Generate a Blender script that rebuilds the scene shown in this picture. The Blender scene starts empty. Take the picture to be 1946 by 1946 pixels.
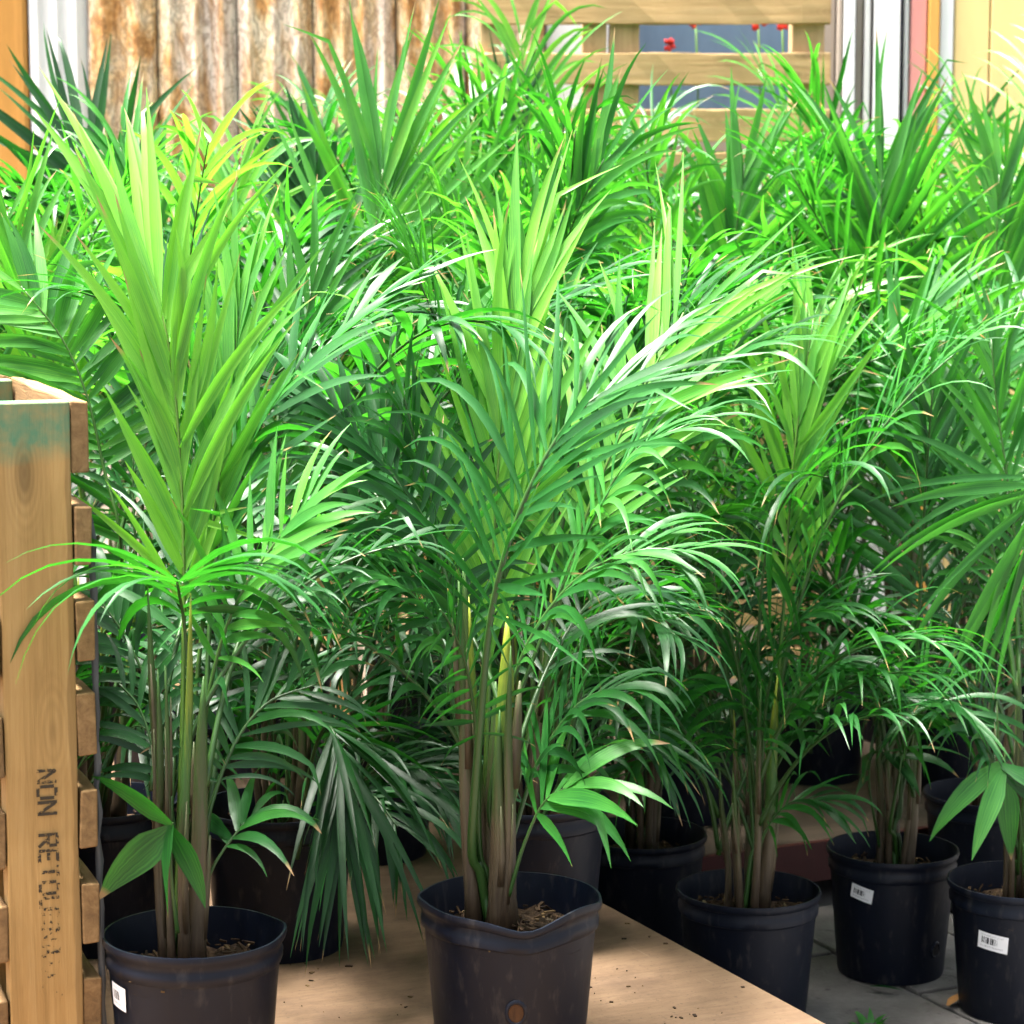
import bpy, math, random
from mathutils import Vector, Matrix, noise

# ------------------------------------------------------------------ camera, light, exposure
scene = bpy.context.scene
FPX, CX = 4500.0, 973.0
PITCH = math.radians(7.0)
CAMZ = 1.54
cam_d = bpy.data.cameras.new('camera')
cam = bpy.data.objects.new('camera', cam_d)
scene.collection.objects.link(cam)
cam.location = (0, 0, CAMZ)
cam.rotation_euler = (math.radians(90) - PITCH, 0, 0)
cam_d.sensor_width = 36.0
cam_d.lens = 36.0 * FPX / 1946.0
cam_d.clip_end = 2000
cam_d.dof.use_dof = True
cam_d.dof.focus_distance = 3.75
cam_d.dof.aperture_fstop = 7.5
scene.camera = cam

SUN_DIR = Vector((-0.24, 0.0, 0.97)).normalized()      # towards the sun
w = bpy.data.worlds.new('World'); scene.world = w; w.use_nodes = True
nt = w.node_tree; nt.nodes.clear()
sky = nt.nodes.new('ShaderNodeTexSky'); sky.sky_type = 'NISHITA'; sky.sun_disc = False
sky.sun_elevation = math.asin(SUN_DIR.z)
sky.sun_rotation = math.atan2(SUN_DIR.x, SUN_DIR.y)
sky.dust_density = 6.0; sky.air_density = 0.8; sky.ozone_density = 1.0
bg = nt.nodes.new('ShaderNodeBackground'); bg.inputs[1].default_value = 0.06
wo = nt.nodes.new('ShaderNodeOutputWorld')
hz = nt.nodes.new('ShaderNodeHueSaturation'); hz.inputs['Saturation'].default_value = 0.45      # thin haze whitens the sky
nt.links.new(sky.outputs[0], hz.inputs['Color']); nt.links.new(hz.outputs[0], bg.inputs[0]); nt.links.new(bg.outputs[0], wo.inputs[0])
sd = bpy.data.lights.new('sun', 'SUN'); sd.energy = 5.0; sd.angle = math.radians(20); sd.color = (1, 0.96, 0.89)
so = bpy.data.objects.new('sun', sd); scene.collection.objects.link(so)
so.rotation_euler = SUN_DIR.to_track_quat('Z', 'Y').to_euler(); so.location = (-3, 0, 8)
scene.view_settings.view_transform = 'Standard'
scene.view_settings.look = 'None'
scene.view_settings.gamma = 1.0
scene.view_settings.exposure = 3.05
scene.render.engine = 'CYCLES'
scene.cycles.use_denoising = True
scene.cycles.max_bounces = 3
scene.cycles.diffuse_bounces = 1
scene.cycles.use_adaptive_sampling = True
scene.cycles.adaptive_threshold = 0.03
scene.cycles.glossy_bounces = 2
scene.cycles.transmission_bounces = 4
scene.cycles.debug_use_spatial_splits = False
scene.cycles.debug_bvh_type = 'DYNAMIC_BVH'
scene.cycles.transparent_max_bounces = 8
scene.cycles.caustics_reflective = False
scene.cycles.caustics_refractive = False

rnd = random.Random(7)
COL = scene.collection
FW = Vector((0, math.cos(PITCH), -math.sin(PITCH))); UP = Vector((0, math.sin(PITCH), math.cos(PITCH)))
def W(dx, dy, Z):
    """photo position (1932-wide view) at camera depth Z -> world point"""
    px, py = dx * 1.00725, dy * 1.00725
    return Vector((0, 0, CAMZ)) + FW * Z + Vector((1, 0, 0)) * ((px - CX) / FPX * Z) + UP * (-(py - CX) / FPX * Z)
def on_level(dx, dy, z):
    """where the ray through a photo position meets the level z"""
    d = W(dx, dy, 1.0) - Vector((0, 0, CAMZ))
    t = (z - CAMZ) / d.z
    return Vector((0, 0, CAMZ)) + d * t

# ------------------------------------------------------------------ materials
class NT:
    def __init__(s, name):
        s.m = bpy.data.materials.new(name); s.m.use_nodes = True
        s.t = s.m.node_tree; s.t.nodes.clear()
        s.out = s.n('ShaderNodeOutputMaterial')
    def n(s, kind, **kw):
        nd = s.t.nodes.new(kind)
        for k, v in kw.items():
            if hasattr(nd, k): setattr(nd, k, v)
        return nd
    def l(s, a, b): s.t.links.new(a, b)
    def noise(s, vec, scale, detail=4, rough=0.6, dist=0.0):
        nd = s.n('ShaderNodeTexNoise'); nd.inputs['Scale'].default_value = scale
        nd.inputs['Detail'].default_value = detail; nd.inputs['Roughness'].default_value = rough
        nd.inputs['Distortion'].default_value = dist
        if vec: s.l(vec, nd.inputs['Vector'])
        return nd.outputs['Fac']
    def ramp(s, fac, stops):
        r = s.n('ShaderNodeValToRGB'); e = r.color_ramp.elements
        while len(e) < len(stops): e.new(0.5)
        for el, (p, c) in zip(e, stops):
            el.position = p; el.color = (*c, 1) if len(c) == 3 else c
        s.l(fac, r.inputs[0]); return r.outputs[0]
    def mix(s, fac, a, b, mode='MIX'):
        m = s.n('ShaderNodeMix'); m.data_type = 'RGBA'; m.blend_type = mode
        for sock, v in ((m.inputs[0], fac), (m.inputs[6], a), (m.inputs[7], b)):
            if isinstance(v, (int, float)): sock.default_value = v
            elif isinstance(v, tuple): sock.default_value = (*v, 1)
            else: s.l(v, sock)
        return m.outputs[2]
    def math(s, op, a, b=0.0, clamp=False):
        m = s.n('ShaderNodeMath'); m.operation = op; m.use_clamp = clamp
        for sock, v in ((m.inputs[0], a), (m.inputs[1], b)):
            if isinstance(v, (int, float)): sock.default_value = v
            else: s.l(v, sock)
        return m.outputs[0]
    def mapping(s, vec, scale=(1, 1, 1), rnd_off=True):
        mp = s.n('ShaderNodeMapping'); mp.inputs['Scale'].default_value = scale
        s.l(vec, mp.inputs['Vector'])
        if rnd_off:
            oi = s.n('ShaderNodeObjectInfo'); v = s.n('ShaderNodeVectorMath'); v.operation = 'MULTIPLY_ADD'
            s.l(oi.outputs['Random'], v.inputs[0]); v.inputs[1].default_value = (37, 91, 53); s.l(mp.outputs[0], v.inputs[2])
            return v.outputs[0]
        return mp.outputs[0]
    def bsdf(s, color, rough=0.6, spec=0.5, bump=None, bump_d=0.002, bump_s=0.5):
        b = s.n('ShaderNodeBsdfPrincipled')
        if isinstance(color, tuple): b.inputs['Base Color'].default_value = (*color, 1)
        else: s.l(color, b.inputs['Base Color'])
        if isinstance(rough, (int, float)): b.inputs['Roughness'].default_value = rough
        else: s.l(rough, b.inputs['Roughness'])
        b.inputs['Specular IOR Level'].default_value = spec
        if bump is not None:
            bp = s.n('ShaderNodeBump'); bp.inputs['Distance'].default_value = bump_d; bp.inputs['Strength'].default_value = bump_s
            s.l(bump, bp.inputs['Height']); s.l(bp.outputs[0], b.inputs['Normal'])
        return b
    def done(s, shader): s.l(shader.outputs[0], s.out.inputs[0]); return s.m

def mat_leaf():
    s = NT('palm_leaf')
    at = s.n('ShaderNodeAttribute'); at.attribute_name = 'tone'
    dr = s.n('ShaderNodeAttribute'); dr.attribute_name = 'dry'
    uv = s.n('ShaderNodeUVMap'); sx = s.n('ShaderNodeSeparateXYZ'); s.l(uv.outputs[0], sx.inputs[0])
    mp = s.n('ShaderNodeMapping'); mp.inputs['Scale'].default_value = (9, 0.7, 1); s.l(uv.outputs[0], mp.inputs[0])
    st = s.noise(mp.outputs[0], 2.2, 0, 0.5)
    geo = s.n('ShaderNodeNewGeometry')
    blot = s.noise(geo.outputs['Position'], 14, 1, 0.6)
    rib = s.math('SINE', s.math('MULTIPLY', sx.outputs[0], 44.0))
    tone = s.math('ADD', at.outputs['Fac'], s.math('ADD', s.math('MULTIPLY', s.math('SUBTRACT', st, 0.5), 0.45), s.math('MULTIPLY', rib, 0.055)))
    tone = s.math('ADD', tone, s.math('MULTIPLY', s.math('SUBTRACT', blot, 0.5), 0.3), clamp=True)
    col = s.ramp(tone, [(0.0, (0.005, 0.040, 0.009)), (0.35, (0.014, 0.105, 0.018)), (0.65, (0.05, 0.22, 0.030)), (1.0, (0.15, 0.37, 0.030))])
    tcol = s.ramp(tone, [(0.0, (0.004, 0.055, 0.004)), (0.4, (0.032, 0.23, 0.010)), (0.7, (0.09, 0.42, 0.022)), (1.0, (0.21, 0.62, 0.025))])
    # dry tips: beyond a point that differs from leaflet to leaflet
    tip = s.math('MULTIPLY', s.math('SUBTRACT', s.math('ADD', sx.outputs[1], s.math('MULTIPLY', blot, 0.04)), dr.outputs['Fac']), 14.0, clamp=True)
    col = s.mix(tip, col, (0.34, 0.22, 0.10)); tcol = s.mix(tip, tcol, (0.30, 0.17, 0.06))
    rough = s.math('ADD', 0.36, s.math('ADD', s.math('MULTIPLY', st, 0.2), s.math('MULTIPLY', rib, 0.035)))
    b = s.bsdf(col, rough, 0.5)
    tr = s.n('ShaderNodeBsdfTranslucent'); s.l(tcol, tr.inputs[0])
    ms = s.n('ShaderNodeMixShader'); ms.inputs[0].default_value = 0.42
    s.l(b.outputs[0], ms.inputs[1]); s.l(tr.outputs[0], ms.inputs[2])
    return s.done(ms)
def mat_stem():
    s = NT('palm_stem')
    at = s.n('ShaderNodeAttribute'); at.attribute_name = 'tone'
    tc = s.n('ShaderNodeTexCoord'); mp = s.mapping(tc.outputs['Object'], (75, 75, 4))
    n1 = s.noise(mp, 3, 5, .7)
    f = s.math('ADD', at.outputs['Fac'], s.math('MULTIPLY', s.math('SUBTRACT', n1, 0.5), 0.5), clamp=True)
    col = s.ramp(f, [(0.0, (0.022, 0.015, 0.009)), (0.18, (0.055, 0.037, 0.021)), (0.32, (0.085, 0.064, 0.036)), (0.5, (0.045, 0.068, 0.018)), (0.75, (0.03, 0.095, 0.014)), (1.0, (0.20, 0.24, 0.018))])
    return s.done(s.bsdf(col, 0.5, 0.4, n1, 0.002, 0.5))
def mat_rachis():
    s = NT('palm_rachis')
    at = s.n('ShaderNodeAttribute'); at.attribute_name = 'tone'
    col = s.ramp(at.outputs['Fac'], [(0.0, (0.010, 0.032, 0.008)), (0.5, (0.028, 0.085, 0.012)), (1.0, (0.12, 0.22, 0.015))])
    return s.done(s.bsdf(col, 0.42, 0.5))
def mat_pot():
    s = NT('black_plastic')
    tc = s.n('ShaderNodeTexCoord'); mp = s.mapping(tc.outputs['Object'], (1, 1, 0.35))
    n1 = s.noise(mp, 9, 5, 0.65); n2 = s.noise(mp, 60, 3, 0.6)
    col = s.mix(s.math('MULTIPLY', s.ramp(n1, [(0.42, (0, 0, 0)), (0.72, (1, 1, 1))]), 0.5), (0.0015, 0.0034, 0.010), (0.006, 0.0095, 0.019))
    col = s.mix(s.math('MULTIPLY', s.ramp(n2, [(0.56, (0, 0, 0)), (0.74, (1, 1, 1))]), 0.4), col, (0.055, 0.05, 0.048))
    rough = s.math('ADD', 0.34, s.math('MULTIPLY', n1, 0.28))
    return s.done(s.bsdf(col, rough, 0.26, n2, 0.0006, 0.35))
def mat_soil():
    s = NT('potting_soil')
    tc = s.n('ShaderNodeTexCoord'); mp = s.mapping(tc.outputs['Object'])
    n1 = s.noise(mp, 60, 6, 0.7); n2 = s.noise(mp, 18, 3)
    col = s.ramp(n1, [(0.3, (0.012, 0.008, 0.005)), (0.5, (0.045, 0.026, 0.014)), (0.72, (0.14, 0.085, 0.045))])
    col = s.mix(s.math('MULTIPLY', n2, 0.4), col, (0.03, 0.02, 0.012))
    return s.done(s.bsdf(col, 0.95, 0.2, n1, 0.01, 1.0))
def mat_chip():
    s = NT('bark_chip')
    geo = s.n('ShaderNodeNewGeometry')
    col = s.ramp(geo.outputs['Random Per Island'], [(0.0, (0.016, 0.009, 0.005)), (0.7, (0.05, 0.028, 0.013)), (0.92, (0.14, 0.09, 0.04)), (1.0, (0.28, 0.22, 0.13))])
    return s.done(s.bsdf(col, 0.85, 0.2))
def mat_wood(name, c0, c1, c2, axis=2, fine=1.0, dirt=0.35, green_top=None):
    s = NT(name)
    tc = s.n('ShaderNodeTexCoord')
    sc = [62.0 * fine] * 3; sc[axis] = 2.2
    mp = s.mapping(tc.outputs['Object'], tuple(sc))
    n1 = s.noise(mp, 1.0, 7, 0.72, 0.5)
    sc2 = [6.0] * 3; sc2[axis] = 1.1
    mp2 = s.mapping(tc.outputs['Object'], tuple(sc2)); n2 = s.noise(mp2, 1.0, 4, 0.6, 0.8)
    sc3 = [15.0] * 3; sc3[axis] = 4.5
    vo = s.n('ShaderNodeTexVoronoi'); vo.inputs['Scale'].default_value = 0.8; s.l(s.mapping(tc.outputs['Object'], tuple(sc3)), vo.inputs['Vector'])
    knot = s.ramp(vo.outputs['Distance'], [(0.06, (1, 1, 1)), (0.20, (0, 0, 0))])
    col = s.ramp(n1, [(0.25, c0), (0.5, c1), (0.75, c2)])
    col = s.mix(s.math('MULTIPLY', s.ramp(n2, [(0.45, (0, 0, 0)), (0.75, (1, 1, 1))]), dirt), col, tuple(v * 0.35 for v in c0))
    col = s.mix(s.math('MULTIPLY', knot, 0.6), col, tuple(v * 0.3 for v in c0))
    ring = s.math('SINE', s.math('MULTIPLY', vo.outputs['Distance'], 95.0))
    near = s.ramp(vo.outputs['Distance'], [(0.10, (1, 1, 1)), (0.42, (0, 0, 0))])
    col = s.mix(s.math('MULTIPLY', s.math('MULTIPLY', s.math('ADD', s.math('MULTIPLY', ring, 0.5), 0.5), near), 0.32), col, tuple(v * 0.42 for v in c0))
    if green_top is not None:
        se = s.n('ShaderNodeSeparateXYZ'); s.l(tc.outputs['Object'], se.inputs[0])
        wn = s.noise(s.mapping(tc.outputs['Object'], (3, 3, 4.5)), 1.0, 3)
        edge_ = s.math('MULTIPLY', s.math('SUBTRACT', se.outputs[0], s.math('ADD', 0.030, s.math('MULTIPLY', wn, 0.022))), 420.0, clamp=True)
        col = s.mix(s.math('MULTIPLY', edge_, 0.5), col, (0.13, 0.075, 0.025))
        sp = s.n('ShaderNodeSeparateXYZ'); s.l(tc.outputs['Object'], sp.inputs[0])
        n3 = s.noise(tc.outputs['Object'], 22, 4)
        g = s.math('MULTIPLY', s.math('SUBTRACT', s.math('ADD', sp.outputs[2], s.math('MULTIPLY', n3, 0.05)), green_top), 28, clamp=True)
        g = s.math('MULTIPLY', g, s.ramp(n3, [(0.3, (0.35,) * 3), (0.6, (0.95,) * 3)]))
        col = s.mix(g, col, (0.045, 0.19, 0.11))
    return s.done(s.bsdf(col, 0.78, 0.3, n1, 0.003, 0.5))
def mat_ply():
    s = NT('plywood_top')
    tc = s.n('ShaderNodeTexCoord')
    mp = s.mapping(tc.outputs['Object'], (9.0, 55, 55), False); n1 = s.noise(mp, 1, 7, 0.75, 0.6)
    n2 = s.noise(tc.outputs['Object'], 5, 6, 0.68); n3 = s.noise(tc.outputs['Object'], 120, 2)
    col = s.ramp(n1, [(0.25, (0.115, 0.068, 0.037)), (0.55, (0.165, 0.103, 0.059)), (0.8, (0.21, 0.138, 0.085))])
    col = s.mix(s.math('MULTIPLY', s.ramp(n2, [(0.46, (0, 0, 0)), (0.66, (1, 1, 1))]), 0.7), col, (0.075, 0.045, 0.027))
    col = s.mix(s.math('MULTIPLY', s.ramp(s.noise(s.mapping(tc.outputs['Object'], (90, 4, 4), False), 1, 2), [(0.70, (0, 0, 0)), (0.74, (1, 1, 1))]), 0.35), col, (0.30, 0.22, 0.15))
    col = s.mix(s.math('MULTIPLY', s.ramp(n3, [(0.60, (0, 0, 0)), (0.72, (1, 1, 1))]), 0.6), col, (0.07, 0.045, 0.028))
    return s.done(s.bsdf(col, 0.75, 0.3, n1, 0.001, 0.4))
def mat_flat(name, c, rough=0.6, var=0.25, scale=8, metal=0.0, spec=0.4):
    s = NT(name)
    tc = s.n('ShaderNodeTexCoord'); mp = s.mapping(tc.outputs['Object'], (1, 1, 0.25))
    n1 = s.noise(mp, scale, 5, 0.65)
    col = s.mix(s.math('MULTIPLY', s.ramp(n1, [(0.42, (0, 0, 0)), (0.72, (1, 1, 1))]), var), c, tuple(v * 0.45 for v in c))
    b = s.bsdf(col, rough, spec, n1, 0.001, 0.3); b.inputs['Metallic'].default_value = metal
    return s.done(b)
def mat_rust():
    s = NT('peeling_rusty_paint')
    tc = s.n('ShaderNodeTexCoord')
    mp = s.mapping(tc.outputs['Object'], (1, 1, 0.42)); mps = s.mapping(tc.outputs['Object'], (1, 1, 0.16))
    n1 = s.noise(mp, 11, 6, 0.7, 0.9); n2 = s.noise(mps, 6, 5, 0.6, 0.5); n3 = s.noise(mp, 30, 4, 0.7, 1.2)
    col = s.ramp(n1, [(0.28, (0.26, 0.105, 0.025)), (0.42, (0.60, 0.30, 0.10)), (0.52, (0.80, 0.55, 0.30)), (0.66, (0.86, 0.73, 0.54))])
    n4 = s.noise(s.mapping(tc.outputs['Object'], (14, 14, 0.5)), 1.0, 5, .65, .3)
    col = s.mix(s.math('MULTIPLY', s.ramp(n4, [(0.50, (0, 0, 0)), (0.62, (1, 1, 1))]), 0.75), col, (0.32, 0.13, 0.03))
    white = s.ramp(n2, [(0.49, (0, 0, 0)), (0.56, (1, 1, 1))])
    col = s.mix(s.math('MULTIPLY', white, 0.55), col, (0.82, 0.77, 0.72))
    flake = s.ramp(n3, [(0.44, (0, 0, 0)), (0.48, (1, 1, 1)), (0.52, (1, 1, 1)), (0.56, (0, 0, 0))])
    col = s.mix(s.math('MULTIPLY', flake, 0.55), col, (0.11, 0.055, 0.025))
    return s.done(s.bsdf(col, 0.75, 0.3, n3, 0.004, 0.8))
def mat_label():
    s = NT('printed_label')
    uv = s.n('ShaderNodeUVMap'); sx = s.n('ShaderNodeSeparateXYZ'); s.l(uv.outputs[0], sx.inputs[0])
    cx = s.n('ShaderNodeCombineXYZ'); s.l(sx.outputs[0], cx.inputs[0])
    bars = s.noise(cx.outputs[0], 26, 1, 0.5)
    bars = s.math('GREATER_THAN', bars, 0.49)
    def band(sock, lo, hi): return s.math('MULTIPLY', s.math('GREATER_THAN', sock, lo), s.math('LESS_THAN', sock, hi))
    area = s.math('MULTIPLY', band(sx.outputs[1], 0.34, 0.72), band(sx.outputs[0], 0.12, 0.66))
    cy = s.n('ShaderNodeCombineXYZ'); s.l(s.math('MULTIPLY', sx.outputs[0], 2.0), cy.inputs[0]); s.l(s.math('SNAP', sx.outputs[1], 0.07), cy.inputs[1])
    tx = s.math('MULTIPLY', s.math('GREATER_THAN', s.noise(cy.outputs[0], 40, 1), 0.52), s.math('ADD', band(sx.outputs[1], 0.13, 0.24), band(sx.outputs[1], 0.80, 0.87), clamp=True))
    tx = s.math('MULTIPLY', tx, band(sx.outputs[0], 0.1, 0.85))
    ink = s.math('ADD', s.math('MULTIPLY', bars, area), s.math('MULTIPLY', tx, 0.5), clamp=True)
    col = s.mix(ink, (0.78, 0.78, 0.80), (0.03, 0.03, 0.035))
    return s.done(s.bsdf(col, 0.4, 0.5))
def mat_ink():
    s = NT('worn_stencil_ink')
    tc = s.n('ShaderNodeTexCoord')
    n1 = s.noise(tc.outputs['Object'], 120, 4, 0.7)
    at = s.n('ShaderNodeAttribute'); at.attribute_name = 'tone'
    f = s.math('GREATER_THAN', n1, at.outputs['Fac'])
    b = s.bsdf((0.045, 0.034, 0.022), 0.8, 0.2); t = s.n('ShaderNodeBsdfTransparent')
    ms = s.n('ShaderNodeMixShader'); s.l(f, ms.inputs[0]); s.l(t.outputs[0], ms.inputs[1]); s.l(b.outputs[0], ms.inputs[2])
    return s.done(ms)
def mat_paver():
    s = NT('concrete_paver')
    tc = s.n('ShaderNodeTexCoord'); mp = s.mapping(tc.outputs['Object'])
    n1 = s.noise(mp, 7, 6, 0.7); n2 = s.noise(mp, 90, 3); n3 = s.noise(mp, 22, 3)
    col = s.ramp(n1, [(0.3, (0.08, 0.072, 0.066)), (0.6, (0.14, 0.13, 0.122)), (0.8, (0.18, 0.17, 0.16))])
    col = s.mix(s.math('MULTIPLY', s.ramp(n3, [(0.62, (0, 0, 0)), (0.70, (1, 1, 1))]), 0.7), col, (0.035, 0.03, 0.027))
    return s.done(s.bsdf(col, 0.9, 0.3, n2, 0.003, 0.6))
def mat_ground():
    s = NT('packed_sand')
    tc = s.n('ShaderNodeTexCoord')
    n1 = s.noise(tc.outputs['Object'], 4, 8, 0.7)
    col = s.ramp(n1, [(0.3, (0.035, 0.033, 0.031)), (0.7, (0.085, 0.08, 0.076))])
    return s.done(s.bsdf(col, 0.95, 0.2, n1, 0.01, 0.6))

M = dict(leaf=mat_leaf(), stem=mat_stem(), rachis=mat_rachis(), pot=mat_pot(), soil=mat_soil(), chip=mat_chip(),
         pine=mat_wood('rough_pine', (0.26, 0.15, 0.048), (0.38, 0.228, 0.08), (0.47, 0.305, 0.125), 2, 1.0, 0.4, green_top=0.455),
         pine_h=mat_wood('rough_pine_slat', (0.10, 0.055, 0.022), (0.20, 0.115, 0.045), (0.30, 0.185, 0.08), 1, 1.0, 0.55),
         slat=mat_wood('grey_pine_slat', (0.36, 0.215, 0.085), (0.52, 0.335, 0.15), (0.62, 0.43, 0.215), 0, 0.8, 0.45),
         post=mat_wood('pine_post', (0.40, 0.25, 0.115), (0.54, 0.36, 0.18), (0.62, 0.44, 0.24), 2, 0.8, 0.3),
         darkdeck=mat_wood('dark_deck', (0.035, 0.024, 0.015), (0.06, 0.042, 0.027), (0.09, 0.062, 0.04), 0, 1.0, 0.5), ply=mat_ply(), rust=mat_rust(), label=mat_label(), ink=mat_ink(), paver=mat_paver(), ground=mat_ground(),
         white=mat_flat('white_painted_metal', (0.88, 0.88, 0.88), 0.5, 0.15, 5),
         greyw=mat_flat('whitewashed_metal', (0.80, 0.78, 0.76), 0.55, 0.3, 9),
         tan=mat_flat('tan_painted_metal', (0.40, 0.33, 0.27), 0.6, 0.3),
         dark=mat_flat('dark_blue_metal', (0.055, 0.06, 0.085), 0.5, 0.3),
         pink=mat_flat('faded_red_paint', (0.80, 0.33, 0.30), 0.6, 0.35),
         orange=mat_flat('orange_paint', (0.70, 0.36, 0.08), 0.6, 0.3),
         yellow=mat_flat('yellow_paint', (0.88, 0.64, 0.27), 0.6, 0.3, 5),
         brownorange=mat_flat('rust_orange_paint', (0.62, 0.29, 0.06), 0.65, 0.45, 10),
         blue=mat_flat('slate_blue_panel', (0.13, 0.21, 0.34), 0.6, 0.35, 12),
         red=mat_flat('bright_red_petals', (0.62, 0.03, 0.02), 0.5, 0.3, 30),
         redpaint=mat_flat('dark_red_paint', (0.05, 0.005, 0.005), 0.5, 0.4, 12),
         hole=mat_flat('hole_shade', (0.006, 0.005, 0.005), 0.9, 0.2),  # near-black colour standing in for the shade inside an open drain hole
         clay=mat_flat('orange_root_soil', (0.07, 0.03, 0.009), 0.9, 0.9, 120),
         drybrown=mat_flat('dry_leaf', (0.36, 0.17, 0.05), 0.8, 0.4, 40),
         film=mat_flat('clear_grey_film', (0.075, 0.078, 0.08), 0.3, 0.3, 30))

# ------------------------------------------------------------------ mesh helpers
class MB:
    def __init__(s): s.v = []; s.f = []; s.tone = []; s.uv = {}; s.dry = []
    def add(s, vs, fs, tone=0.5, uvs=None, dry=2.0):
        o = len(s.v); s.v += [tuple(v) for v in vs]; s.f += [tuple(i + o for i in f) for f in fs]
        s.tone += tone if isinstance(tone, list) else [tone] * len(vs)
        s.dry += [dry] * len(vs)
        if uvs:
            for i, u in enumerate(uvs): s.uv[o + i] = u
    def box(s, c, h, tone=0.5, rot=None):
        vs = [Vector((x, y, z)) for x in (-h[0], h[0]) for y in (-h[1], h[1]) for z in (-h[2], h[2])]
        if rot: vs = [rot @ v for v in vs]
        vs = [v + Vector(c) for v in vs]
        s.add(vs, [(0, 1, 3, 2), (4, 6, 7, 5), (0, 4, 5, 1), (2, 3, 7, 6), (0, 2, 6, 4), (1, 5, 7, 3)], tone)
    def tube(s, pts, rads, k=6, tones=None, cap=True):
        vs, fs, tn = [], [], []
        prev = None
        for i, p in enumerate(pts):
            t = (pts[min(i + 1, len(pts) - 1)] - pts[max(i - 1, 0)])
            t = t.normalized() if t.length > 1e-9 else Vector((0, 0, 1))
            if prev is None: a = t.orthogonal().normalized()
            else: a = (prev - t * prev.dot(t)); a = a.normalized() if a.length > 1e-6 else t.orthogonal().normalized()
            prev = a; b = t.cross(a)
            for j in range(k):
                an = 2 * math.pi * j / k
                vs.append(p + (a * math.cos(an) + b * math.sin(an)) * rads[i])
                tn.append(tones[i] if tones else 0.5)
        n = len(pts)
        for i in range(n - 1):
            for j in range(k):
                j2 = (j + 1) % k
                fs.append((i * k + j, i * k + j2, (i + 1) * k + j2, (i + 1) * k + j))
        if cap:
            fs.append(tuple(range(k - 1, -1, -1))); fs.append(tuple((n - 1) * k + j for j in range(k)))
        s.add(vs, fs, tn)
    def build(s, name, mat, parent=None, smooth=False, loc=None, kind=None):
        me = bpy.data.meshes.new(name); me.from_pydata(s.v, [], s.f)
        a = me.attributes.new('tone', 'FLOAT', 'POINT'); a.data.foreach_set('value', s.tone)
        a = me.attributes.new('dry', 'FLOAT', 'POINT'); a.data.foreach_set('value', s.dry)
        if s.uv:
            ul = me.uv_layers.new(name='UVMap')
            vi = [0] * len(me.loops); me.loops.foreach_get('vertex_index', vi)
            fl = []
            for i in vi: fl += s.uv.get(i, (0.5, 0.3))
            ul.data.foreach_set('uv', fl)
        me.materials.append(mat)
        if smooth: me.polygons.foreach_set('use_smooth', [True] * len(me.polygons))
        o = bpy.data.objects.new(name, me); COL.objects.link(o)
        if parent: o.parent = parent
        if loc is not None: o.location = loc
        if kind: o['kind'] = kind
        return o
def tag(o, label, cat, group=None):
    o['label'] = label; o['category'] = cat
    if group: o['group'] = group
    return o
def empty(name, loc, rz=0.0):
    o = bpy.data.objects.new(name, None); COL.objects.link(o); o.location = loc; o.rotation_euler = (0, 0, rz)
    o.empty_display_size = 0.05
    return o
def bevel(o, wd=0.003, seg=1):
    m = o.modifiers.new('bevel', 'BEVEL'); m.width = wd; m.segments = seg; m.limit_method = 'ANGLE'
def wobble_box(h, nx=(1, 1, 1), amp=0.002, seed=0, axis=0, n=10):
    """a sawn board: box of half sizes h, cut n times along its axis with slightly uneven edges"""
    r = random.Random(seed); mb = MB(); vs = []; fs = []
    oth = [a for a in range(3) if a != axis]
    for i in range(n + 1):
        t = -1 + 2 * i / n
        for (a, b) in ((-1, -1), (1, -1), (1, 1), (-1, 1)):
            v = [0, 0, 0]; v[axis] = h[axis] * t
            v[oth[0]] = a * h[oth[0]] + r.uniform(-amp, amp); v[oth[1]] = b * h[oth[1]] + r.uniform(-amp, amp)
            vs.append(v)
    flip = axis == 1
    for i in range(n):
        for j in range(4):
            q = (i * 4 + j, i * 4 + (j + 1) % 4, i * 4 + 4 + (j + 1) % 4, i * 4 + 4 + j)
            fs.append(q if not flip else q[::-1])
    c0 = (3, 2, 1, 0); c1 = tuple(n * 4 + j for j in range(4))
    fs.append(c0 if not flip else c0[::-1]); fs.append(c1 if not flip else c1[::-1])
    mb.add(vs, fs)
    return mb

# ------------------------------------------------------------------ setting: ground and paving
ANG = math.radians(25.5)
ROT = Matrix.Rotation(ANG, 3, 'Z')          # the platforms stand turned to the wall
U = ROT @ Vector((1, 0, 0)); D = ROT @ Vector((0, 1, 0))
DECK = 0.25
g = MB(); g.add([(-900, -900, -0.012), (900, -900, -0.012), (900, 900, -0.012), (-900, 900, -0.012)], [(0, 1, 2, 3)])
ground = g.build('ground', M['ground']); ground['kind'] = 'structure'
pave = MB(); o0 = on_level(1650, 1900, 0.0)
pavement = empty('pavement', (o0.x, o0.y, 0), ANG); pavement['kind'] = 'structure'
pw, pl = 0.30, 0.60
pmesh = None
for i in range(-4, 5):
    for j in range(-3, 5):
        mb = MB(); mb.box((0, 0, -0.02), (pw / 2 - 0.005, pl / 2 - 0.005, 0.02))
        if pmesh is None:
            p = mb.build('paver', M['paver'], pavement); bevel(p, 0.004, 2); pmesh = p.data
        else:
            p = bpy.data.objects.new('paver', pmesh); COL.objects.link(p); p.parent = pavement; bevel(p, 0.004, 2)
        p.location = (i * pw - 0.02, j * pl + (0.3 if i % 2 else 0.0) + 0.04, rnd.uniform(-0.003, 0.0))
        p.rotation_euler = (rnd.uniform(-.006, .006), rnd.uniform(-.006, .006), rnd.uniform(-.004, .004))

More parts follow.
